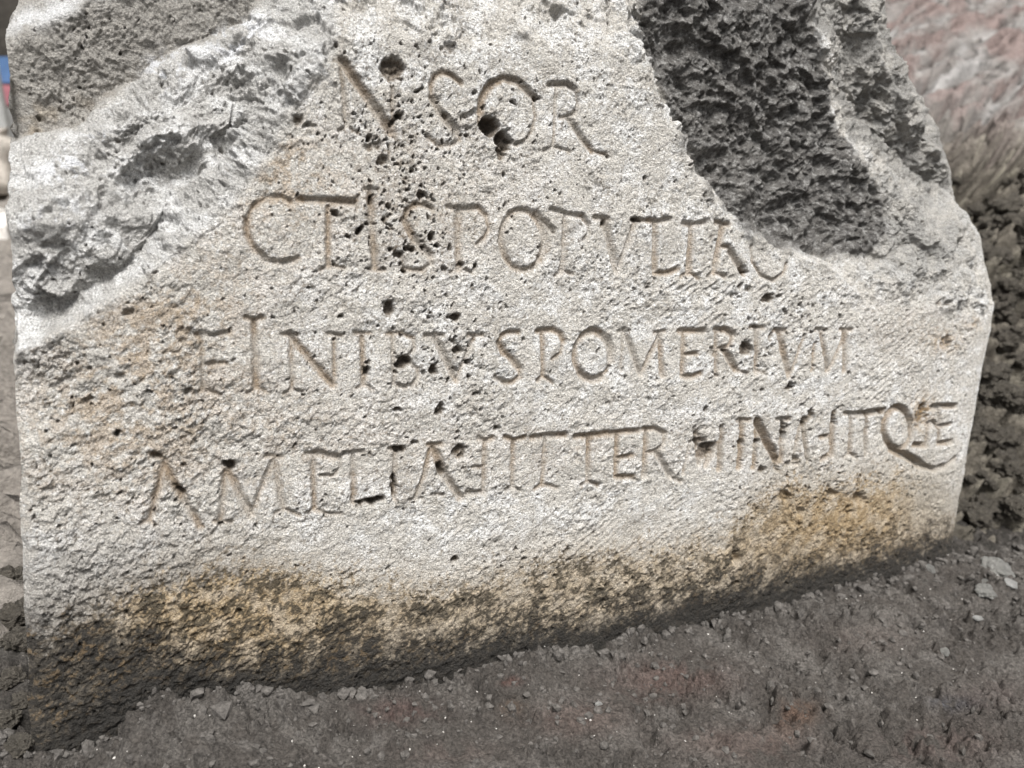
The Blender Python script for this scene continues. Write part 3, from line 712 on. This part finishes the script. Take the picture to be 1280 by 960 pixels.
# rim loop -> sides
ci = np.arange(0, NC, 5); ri = np.arange(0, NR, 5)
rim = [(0, c) for c in ci] + [(r, NC - 1) for r in ri] + [(NR - 1, c) for c in ci[::-1]] + [(r, 0) for r in ri[::-1]]
rp = np.array([PF[r, c] for r, c in rim]); ruv = np.array([(U[r, c], VF[r, c]) for r, c in rim])
rh = np.array([(PF[r, c] - ORG) @ AN for r, c in rim])
cen = ruv.mean(0)
rings = []
TH = -.30
NRING = 46
for k in range(0, NRING):
    t = k / (NRING - 1.0)
    w = rh + (TH - rh) * t ** 1.3
    q = cen + (ruv - cen) * (1 - .08 * t ** 2 - .004 * min(1, k))
    p = ORG + q[:, :1] * AU + q[:, 1:] * AV + w[:, None] * AN
    if k:
        lp = np.stack([q[:, 0], q[:, 1], w], -1)
        dr = (ruv - cen) / np.linalg.norm(ruv - cen, axis=1, keepdims=True)
        nz = min(1, k / 6) * (.014 * fbm3(lp, .09, 3, 505) + .007 * fbm3(lp, .03, 3, 507, ridged=True) + .003 * fbm3(lp, .010, 2, 509)) - .003 * min(1, k / 3)
        p = p + nz[:, None] * (dr[:, :1] * AU + dr[:, 1:] * AV)
    else:
        p = rp
    rings.append(p)
rings.append(np.repeat((ORG + cen[0] * AU + cen[1] * AV + TH * AN)[None], len(rim), 0))
SP = np.array(rings); nr_, nc_ = SP.shape[:2]
SP = np.concatenate([SP, SP[:, :1]], 1)
SQ = grid_quads(nr_, nc_ + 1)
sc = np.zeros(SP.shape); sc[:] = (.42, .40, .37)
sn = fbm3(SP.reshape(-1, 3), .03, 5, 511, gain=.65).reshape(SP.shape[:2])
sc = mixc(sc, (.24, .225, .205), sstep(.0, .3, sn)); sc = mixc(sc, (.60, .59, .57), sstep(.1, .4, -sn))
mesh_from('stone_back', SP.reshape(-1, 3) - base_pt, SQ, M_STONE, stone, sc.reshape(-1, 3))
print('stone', time.time() - T0)

# ================================================================== GROUND
JX = [(-60, 960), (40, 962), (75, 948), (124, 902), (169, 874), (262, 868), (349, 876), (430, 868), (512, 856), (610, 828), (719, 815), (800, 796), (912, 770), (987, 751), (1055, 733), (1137, 716), (1190, 700), (1280, 694)]
JU = []; JZ = []
for x, y in JX:
    a = UV(x, y, -.006); p = ORG + a[0] * AU + a[1] * AV - .006 * AN
    JU.append(a[0]); JZ.append(p[2])
AUh = nrm(np.array([AU[0], AU[1], 0])); ANh = np.array([AUh[1], -AUh[0], 0])   # along / out of the stone on the ground
def ground_z(a, b):
    """a along the stone, b in front of its face"""
    z = np.interp(a, JU, JZ)
    far = np.interp(a, [JU[0], JU[-1]], [JZ[5], JZ[-1]])
    k = sstep(.0, .22, b)
    return z * (1 - k) + (far - .004) * k
def ax(lo, f0, f1, hi, fine, coarse):
    a = np.concatenate([np.linspace(lo, f0, coarse, endpoint=False), np.linspace(f0, f1, fine, endpoint=False), np.linspace(f1, hi, coarse)])
    return a
ga = ax(-1.5, -.42, .62, 2.2, 820, 40)
gb_ = ax(-.14, -.02, .26, 1.6, 270, 30)
A, B = np.meshgrid(ga, gb_)
def soil_relief(A, B, s=1.0):
    w1 = .008 * fbm(A, B, .03, 3, 601); w2 = .008 * fbm(A, B, .03, 3, 603)
    rough = .35 + .9 * sstep(-.25, .35, fbm(A, B, .07, 3, 605))
    z = .006 * fbm(A, B, .16, 4, 611) + .0045 * fbm(A + w1, B + w2, .04, 5, 612, gain=.6)
    f = blur(facets(A + w1, B + w2, .020, 615, .9), .7)
    z = z + .0040 * f * rough
    d1, d2, rv = worley(A + w1, B + w2, .014, 621)
    z = z + .0062 * rough * (rv < .35) * (.3 + rv * 2) * sstep(.52, .22, d1)
    rd = fbm(A + w1, B + w2, .026, 4, 627, gain=.6, ridged=True)
    z = z - .0075 * sstep(.42, .72, rd) * sstep(-.1, .3, fbm(A, B, .05, 3, 629))
    d1, d2, rv = worley(A + .6 * w1, B + .6 * w2, .0068, 631)
    z = z + .0030 * rough * (rv < .6) * sstep(.55, .2, d1)
    d1, d2, rv = worley(A, B, .0034, 633)
    z = z + .0012 * rough * (.5 - d1)
    z = z + .0008 * fbm(A, B, .006, 3, 641, gain=.7)
    return z * s * 1.15
Z = ground_z(A, B) + soil_relief(A, B)
Z += .007 * np.exp(-((B) / .012) ** 2) * fbm(A, B, .02, 3, 651) - .007 * np.exp(-((B - .004) / .006) ** 2) * sstep(-.3, .2, fbm(A, B, .04, 3, 653))
# furrow and small heap at the right foot of the stone
PG = ORG + A[..., None] * AUh + B[..., None] * ANh
PG[..., 2] = Z
gx, gy = pix(PG)
Z -= .010 * blob(gx, gy, 1190, 790, 14, 60, 0) * sstep(.0, .05, B) * (.6 + .8 * fbm(A, B, .02, 3, 655))
Z += .010 * blob(gx, gy, 1120, 760, 50, 20) * (.5 + fbm(A, B, .02, 3, 657))
Z -= .006 * blob(gx, gy, 815, 925, 12, 30, -20) + .005 * blob(gx, gy, 810, 850, 20, 8)
PG[..., 2] = Z
g1 = fbm(A, B, .05, 4, 661); g2 = fbm(A, B, .012, 4, 662, gain=.6); g3 = fbm(A, B, .003, 2, 663)
GC = np.zeros(A.shape + (3,)); GC[:] = (.145, .130, .116)
GC = mixc(GC, (.245, .226, .206), sstep(-.2, .35, g1 + .7 * g2))
GC = mixc(GC, (.30, .28, .26), .5 * sstep(.15, .45, fbm(A, B, .03, 5, 665, gain=.65)))
GC = mixc(GC, (.075, .067, .060), .75 * sstep(.05, .4, g2 + .3 * g3))
for (x, y, rx, ry, c, k) in ((500, 890, 45, 16, (.155, .10, .088), .7), (640, 885, 12, 9, (.23, .145, .09), .7), (1000, 890, 22, 16, (.24, .15, .105), .8), (840, 850, 70, 22, (.21, .135, .115), .6), (930, 930, 80, 20, (.20, .14, .12), .5), (1180, 930, 70, 24, (.25, .19, .17), .55),
                             (985, 905, 16, 22, (.21, .145, .115), .6), (640, 850, 14, 6, (.20, .11, .09), .7), (720, 900, 60, 20, (.19, .13, .11), .5), (1195, 878, 26, 8, (.13, .14, .17), .7), (560, 940, 60, 14, (.20, .15, .13), .4), (1080, 800, 60, 16, (.20, .16, .14), .4), (1240, 870, 50, 20, (.22, .18, .165), .5)):
    GC = mixc(GC, c, np.clip(1.3 * blob(gx + 18 * g2, gy + 8 * g1, x, y, rx, ry), 0, 1) * sstep(-.5, .1, g2 + g1) * k)
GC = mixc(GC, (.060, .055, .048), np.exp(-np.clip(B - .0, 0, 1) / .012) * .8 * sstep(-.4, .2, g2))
GC *= np.array([.57, .565, .56])
gq = grid_quads(*A.shape)
if np.cross(PG[1, 1] - PG[1, 0], PG[2, 0] - PG[1, 0])[2] < 0: gq = gq[:, ::-1]
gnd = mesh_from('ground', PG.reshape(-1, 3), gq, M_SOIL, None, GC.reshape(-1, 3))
tag(gnd, None, kind='structure')
print('ground', time.time() - T0)

# ================================================================== EARTH BANK BEHIND
ba = np.concatenate([np.linspace(-2.6, -.35, 70, endpoint=False), np.linspace(-.35, .40, 60, endpoint=False), np.linspace(.40, 1.2, 260, endpoint=False), np.linspace(1.2, 2.6, 170, endpoint=False), np.linspace(2.6, 4.5, 30)])
bb = np.concatenate([np.linspace(-.02, .5, 220, endpoint=False), np.linspace(.5, 1.6, 150, endpoint=False), np.linspace(1.6, 6.0, 60)])
A2, B2 = np.meshgrid(ba, bb)                    # B2: distance behind the face
kr = sstep(-.1, .55, A2)
zb = np.interp(A2, JU, JZ) - .012
rise_r = np.interp(B2, [-.02, .03, .12, .25, .5, 1.0, 2.2, 6.0], [-.01, .00, .06, .19, .36, .62, 1.15, 2.2])
rise_l = np.interp(B2, [-.02, .10, .4, 1.0, 2.5, 6.0], [-.01, .01, .04, .10, .16, .3])
zb = zb + rise_r * kr + rise_l * (1 - kr)
h1 = sstep(.0, .08, B2)
ws = .05 * fbm(A2, B2, .15, 3, 701); ws2 = .02 * fbm(A2, B2, .05, 3, 703)
low = sstep(.95, .30, B2)
sr = rot(A2 + ws, B2 + ws, 24.5, .70, .055)
streak = fbm(sr[0], sr[1], 1.0, 4, 711, gain=.55)
steps = blur(facets(sr[0], sr[1], .8, 713, .7), 1.0)
zr = .050 * fbm(A2, B2, .35, 4, 702) * sstep(.2, .8, B2) + (.055 * streak + .040 * steps) * sstep(.12, .6, B2)
crk = fbm(sr[0] + .3, sr[1] * 1.6, 1.0, 3, 717, gain=.5, ridged=True)
zr -= .060 * sstep(.50, .72, crk) * sstep(.3, .6, B2)
zr += .050 * low * h1 * fbm(A2 + ws2, B2 + ws2, .075, 4, 715, gain=.6)
d1, d2, rv = worley(A2 + ws2, B2 + ws2, .050, 721)
zr += .045 * (.55 - d1) * rv * low * h1
d1, d2, rv = worley(A2 + .5 * ws2, B2 - .5 * ws2, .021, 731)
zr += .020 * (.55 - d1) * (.35 + .65 * h1) * (.35 + low)
d1, d2, rv = worley(A2, B2, .010, 733)
zr += .010 * (.5 - d1) * (.35 + .65 * h1)
zr += .012 * fbm(A2, B2, .012, 3, 741, gain=.7)
PB = ORG + A2[..., None] * AUh - B2[..., None] * ANh
PB[..., 2] = zb
nb = np.cross(np.gradient(PB, axis=1) / np.gradient(A2, axis=1)[..., None], np.gradient(PB, axis=0) / np.gradient(B2, axis=0)[..., None])
nb /= np.linalg.norm(nb, axis=-1, keepdims=True)
nb *= np.sign(nb[..., 2:3])
PB = PB + nb * (1.5 * zr * (1 - .45 * sstep(.45, .8, B2)))[..., None]
b1 = fbm(A2, B2, .2, 4, 751); b2 = fbm(A2, B2, .04, 4, 752)
BC = np.zeros(A2.shape + (3,)); BC[:] = (.135, .120, .098)
BC = mixc(BC, (.22, .20, .16), sstep(-.05, .4, b2))
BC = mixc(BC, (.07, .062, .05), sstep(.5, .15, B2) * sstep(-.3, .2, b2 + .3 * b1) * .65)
up = sstep(.42, .78, B2) * kr
BC = mixc(BC, (.21, .195, .185), up * .85)
BC = mixc(BC, (.185, .138, .126), up * sstep(-.15, .25, .6 * b1 + streak) * .85)
BC = mixc(BC, (.30, .29, .28), up * sstep(.1, .35, -streak - .3 * b1) * .8)
BC = mixc(BC, (.21, .19, .17), (1 - kr) * .8)
BC = mixc(BC, BC * .6, sstep(.1, .4, fbm(A2, B2, .025, 3, 753)) * .6)
bq = grid_quads(*A2.shape)
if np.cross(PB[1, 1] - PB[1, 0], PB[2, 0] - PB[1, 0])[2] < 0: bq = bq[:, ::-1]
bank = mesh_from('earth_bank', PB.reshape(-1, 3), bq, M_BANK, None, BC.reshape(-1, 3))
tag(bank, None, kind='structure')
print('bank', time.time() - T0)

# ================================================================== SMALL THINGS
from mathutils.bvhtree import BVHTree
gt = BVHTree.FromPolygons([tuple(p) for p in PG[::2, ::2].reshape(-1, 3)], [tuple(int(i) for i in q) for q in grid_quads(*PG[::2, ::2].shape[:2])])
bt = BVHTree.FromPolygons([tuple(p) for p in PB[::2, ::2].reshape(-1, 3)], [tuple(int(i) for i in q) for q in grid_quads(*PB[::2, ::2].shape[:2])])
def hit(px, py):
    d = Vector(ray(px, py)).normalized(); o = Vector(CW)
    best = None
    for t in (gt, bt):
        loc, nor, idx, dist = t.ray_cast(o, d)
        if loc is not None and (best is None or dist < best[1]):
            best = (loc, dist)
    return best
def drop(x, y):
    best = None
    for t in (gt, bt):
        loc, nor, idx, dist = t.ray_cast(Vector((x, y, 5)), Vector((0, 0, -1)))
        if loc is not None and (best is None or loc.z > best): best = loc.z
    return best
import bmesh
def lump_mesh(name, seed, sub, amp, lam, flat=.75, mat=None):
    bm = bmesh.new()
    bmesh.ops.create_icosphere(bm, subdivisions=sub, radius=1.0)
    co = np.array([v.co for v in bm.verts])
    n = 0
    for k, am in enumerate((1.0, .75, .5, .34)):
        f = lam * 2.1 ** k
        n = n + am * perlin3(co[:, 0] * f + seed * 3.7, co[:, 1] * f + 1.3 * k, co[:, 2] * f - seed, seed + 5 * k)
    co = co * (1 + amp * n)[:, None]
    co[:, 2] *= flat
    for v, c in zip(bm.verts, co): v.co = c
    me = bpy.data.meshes.new(name); bm.to_mesh(me); bm.free()
    me.polygons.foreach_set('use_smooth', np.ones(len(me.polygons), bool))
    if mat: me.materials.append(mat)
    return me
rng = np.random.default_rng(5)
def place(name, me, loc, r, rz, sink=.3, squash=(1, 1, 1)):
    o = bpy.data.objects.new(name, me); COL.objects.link(o)
    o.scale = (r * squash[0], r * squash[1], r * squash[2]); o.rotation_euler = (rng.uniform(-.3, .3), rng.uniform(-.3, .3), rz)
    o.location = (loc[0], loc[1], loc[2] + r * squash[2] * (.75 - sink) * .9)
    return o
M_PEB = rough_mat('pale_pebble', 2.5, 5, .03, col=(.44, .43, .40), vary=.3)
M_PEBW = rough_mat('white_pebble', 2.5, 5, .03, col=(.68, .67, .64), vary=.15)
M_CLOD = rough_mat('clod_soil', 4, 7, .05, col=(.19, .17, .14), vary=.5, spec=.2)
M_CLODL = rough_mat('clod_soil_light', 4, 7, .04, col=(.19, .17, .14), vary=.4, spec=.2)
peb_me = [lump_mesh('pebble', 11 + i, 4, .34, 1.2, .72, M_PEB) for i in range(3)]
pebw_me = [lump_mesh('white_pebble', 21 + i, 4, .26, .9, .7, M_PEBW) for i in range(2)]
clod_me = [lump_mesh('soil_clod', 31 + i, 5, .42, 1.2, .8, M_CLOD) for i in range(5)]
clodl_me = [lump_mesh('pale_soil_clod', 41 + i, 5, .42, 1.2, .8, M_CLODL) for i in range(3)]
def px_r(px_radius, dist): return px_radius / F0 * dist
# pale pebbles in the soil to the right of the stone
for i, (x, y, r, wh, lab) in enumerate([(1245, 716, 15, 0, 'large pale pebble half sunk in soil beyond the right foot of the stone'), (1231, 741, 9, 0, 'smaller round grey pebble just below the large pale pebble'),
                                        (1263, 731, 6, 1, 'small bright white pebble beside the large pale pebble'), (1231, 728, 4, 0, 'tiny pale pebble touching the large pale pebble'),
                                        (1221, 774, 5, 1, 'white flat chip in the furrow below the pale pebbles'), (748, 881, 5, 1, 'single white chip lying on the bare soil before the writing'),
                                        (1181, 816, 5, 0, 'pale grey crumb on the soil below the stone furrow'), (1163, 712, 5, 0, 'pale pebble at the right foot of the stone')]):
    b = hit(x, y)
    if not b: continue
    o = place('pebble', (pebw_me if wh else peb_me)[i % 2], b[0], px_r(r, b[1]), rng.uniform(0, 6), .35, (1.1, .85, .75))
    tag(o, lab, 'pebble')
# clods at the foot of the bank on the right, and beside the left edge
for i in range(170):
    x = rng.uniform(1195, 1310); y = 215 + 445 * rng.random() ** .8
    b = hit(x, y)
    if not b: continue
    rr = 3.5 + 12 * rng.random() ** 2.6
    o = place('soil_clod', clod_me[i % 5], b[0], px_r(rr, b[1]), rng.uniform(0, 6), .55)
    if rr > 8: tag(o, 'large dark crumbly soil clod on the bank behind the right edge of the stone', 'clod', 'large dark clods on the bank')
    else: tag(o, 'small dark soil crumb on the bank behind the right edge of the stone', 'clod', 'small dark clods on the bank')
for i, (x, y, r) in enumerate([(1262, 262, 13), (1236, 300, 9), (1270, 345, 8), (1252, 372, 7), (1264, 378, 7), (1220, 265, 8), (1275, 300, 9)]):
    b = hit(x, y)
    if not b: continue
    o = place('pale_soil_clod', clodl_me[i % 3], b[0], px_r(r, b[1]), rng.uniform(0, 6), .5)
    tag(o, 'paler tan soil lump among the dark clods of the bank', 'clod', 'pale lumps on the bank')
for i, (x, y, r) in enumerate([(20, 772, 17), (4, 792, 15), (24, 803, 14), (8, 735, 18), (16, 848, 10), (30, 880, 11), (6, 905, 13), (26, 936, 12), (2, 860, 9)]):
    b = hit(x, y)
    if not b: continue
    o = place('soil_clod', (clodl_me if i in (0, 3) else clod_me)[i % 3], b[0], px_r(r, b[1]), rng.uniform(0, 6), .45)
    tag(o, 'soil clod lying beside the left edge of the stone', 'clod', 'clods beside the left edge')
# crumbs and pale grit on the ground: nobody could count them
def scatter(name, n, rmin, rmax, mat, seed, label, cat, spread=.10):
    rg = np.random.default_rng(seed)
    bm = bmesh.new(); bmesh.ops.create_icosphere(bm, subdivisions=1, radius=1.0)
    sv = np.array([v.co for v in bm.verts]); sf = np.array([[v.index for v in f.verts] for f in bm.faces]); bm.free()
    a = rg.uniform(-.36, .62, n); b = np.abs(rg.normal(0, spread, n)) + .001
    ia = np.clip(np.searchsorted(ga, a), 0, len(ga) - 1); ib = np.clip(np.searchsorted(gb_, b), 0, len(gb_) - 1)
    c = PG[ib, ia]
    r = rmin + (rmax - rmin) * rg.random(n) ** 3
    sc_ = r[:, None] * rg.uniform(.5, 1.3, (n, 3))
    nz = 1 + .35 * rg.uniform(-1, 1, (n, len(sv)))
    ang = rg.uniform(0, 6.28, n)
    p = sv[None] * nz[..., None] * sc_[:, None]
    x = p[..., 0] * np.cos(ang)[:, None] - p[..., 1] * np.sin(ang)[:, None]; y = p[..., 0] * np.sin(ang)[:, None] + p[..., 1] * np.cos(ang)[:, None]
    p = np.stack([x, y, p[..., 2]], -1) + c[:, None] + np.array([0, 0, 1])[None, None] * (r * .25)[:, None, None]
    f = (sf[None] + (np.arange(n) * len(sv))[:, None, None]).reshape(-1, 3)
    o = mesh_from(name, p.reshape(-1, 3), f, mat, None, smooth=False)
    return tag(o, label, cat, kind='stuff')
M_CRUMB = rough_mat('crumb_soil', 300, 500, .002, col=(.098, .090, .082), vary=.5)
M_GRIT = rough_mat('pale_grit', 300, 500, .001, col=(.42, .40, .37), vary=.3)
scatter('soil_crumbs', 3000, .0004, .0036, M_CRUMB, 3, 'loose dark soil crumbs scattered over the ground', 'soil')
scatter('soil_crumbs', 1500, .0008, .0052, M_CRUMB, 8, 'small soil lumps banked against the foot of the stone', 'soil', .012)
scatter('pale_grit', 420, .0003, .0011, M_GRIT, 4, 'tiny pale flecks of grit strewn over the soil', 'grit')

# ---- what shows past the left edge: pale blocks, a blue and a red sheet, dark planks
M_BLOCK = rough_mat('pale_block', 30, 60, .008, col=(.46, .42, .37), vary=.3)
M_BLOCKW = rough_mat('white_block', 30, 60, .008, col=(.62, .59, .55), vary=.25)
def block(px, base_py, dist, wpx, hpx, mat, seed, name, label, cat, depth=.25, rz=.2):
    d = ray(px, base_py) / F0; c = CW + d * dist
    bm = bmesh.new(); bmesh.ops.create_cube(bm, size=1.0)
    bmesh.ops.bevel(bm, geom=list(bm.edges), offset=.14, segments=3, affect='EDGES')
    bmesh.ops.subdivide_edges(bm, edges=list(bm.edges), cuts=3, use_grid_fill=True)
    w, h = wpx / F0 * dist, hpx / F0 * dist
    g = drop(c[0], c[1])
    lift = 0
    if g is not None and c[2] - g < .35: lift = c[2] - g + .02       # the foot goes down to the soil
    for v in bm.verts:
        n = .10 * perlin(np.array([v.co.x * 3 + seed]), np.array([v.co.y * 3 + v.co.z * 4]), seed)[0]
        v.co = Vector((v.co.x * w, v.co.y * depth, (v.co.z + .5) * (h + lift) - lift)) * (1 + n)
    me = bpy.data.meshes.new(name); bm.to_mesh(me); bm.free(); me.materials.append(mat)
    me.polygons.foreach_set('use_smooth', np.ones(len(me.polygons), bool))
    o = bpy.data.objects.new(name, me); COL.objects.link(o); o.location = c; o.rotation_euler.z = rz
    return tag(o, label, cat)
block(-45, 345, 1.75, 150, 78, M_BLOCKW, 3, 'stone_block', 'whitish squared stone block lying on the soil past the left edge of the stone', 'block', .2)
block(-50, 262, 2.6, 150, 96, M_BLOCK, 5, 'rounded_boulder', 'tan rounded boulder behind the whitish stone block', 'boulder', .35)
block(-60, 670, .78, 160, 42, M_BLOCK, 7, 'flat_stone', 'flat tan slab with a straight edge lying beside the left edge of the stone', 'slab', .12, .1)
def panel(name, px0, px1, y0, y1, dist, th, mat, parent, base):
    p = CW + ray(px0, y1) / F0 * dist; q = CW + ray(px1, y0) / F0 * dist
    bm = bmesh.new(); bmesh.ops.create_cube(bm, size=1.0)
    for v in bm.verts:
        v.co = Vector((p[0] + (q[0] - p[0]) * (v.co.x + .5), p[1] + th * v.co.y, p[2] + (q[2] - p[2]) * (v.co.z + .5))) - Vector(base)
    bmesh.ops.bevel(bm, geom=list(bm.edges), offset=.006, segments=2, affect='EDGES')
    me = bpy.data.meshes.new(name); bm.to_mesh(me); bm.free(); me.materials.append(mat)
    o = bpy.data.objects.new(name, me); COL.objects.link(o); o.parent = parent
    return o
M_BLUE = rough_mat('blue_paint', 8, 20, .004, rough=.6, col=(.07, .13, .25), vary=.15)
M_RED = rough_mat('red_paint', 8, 20, .004, rough=.6, col=(.30, .12, .14), vary=.15)
M_GREY = rough_mat('grey_board', 8, 20, .004, rough=.8, col=(.30, .30, .29), vary=.15)
M_DARK = rough_mat('dark_wall', 6, 10, .02, col=(.045, .040, .034), vary=.4)
D_H = 4.2
hb = CW + ray(-90, 178) / F0 * D_H
gz = drop(hb[0], hb[1]) or 0.0
hb[2] = gz
hoard = bpy.data.objects.new('site_barrier', None); hoard.location = hb; COL.objects.link(hoard)
tag(hoard, 'site barrier with blue, red and grey bands past the left edge of the stone', 'barrier')
panel('blue_band', -200, 40, 72, 105, D_H, .04, M_BLUE, hoard, hb)
panel('red_band', -200, 40, 107, 133, D_H, .045, M_RED, hoard, hb)
panel('grey_band', -200, 40, 135, 180, D_H, .04, M_GREY, hoard, hb)
for xx in (-195, 34):
    o = panel('post', xx - 4, xx + 4, 66, 300, D_H + .05, .04, M_GREY, hoard, hb)
wb_ = CW + ray(-150, 200) / F0 * 5.6
wall = bpy.data.objects.new('dark_wall', None); wb_[2] = (drop(wb_[0], wb_[1]) or 0) - .05; wall.location = wb_; COL.objects.link(wall)
tag(wall, 'dark shaded wall standing far behind the blue and red barrier', 'wall')
panel('wall_face', -420, 180, -160, 300, 5.6, .25, M_DARK, wall, wb_)
panel('coping', -430, 190, -185, -160, 5.6, .35, M_DARK, wall, wb_)
print('done', time.time() - T0)
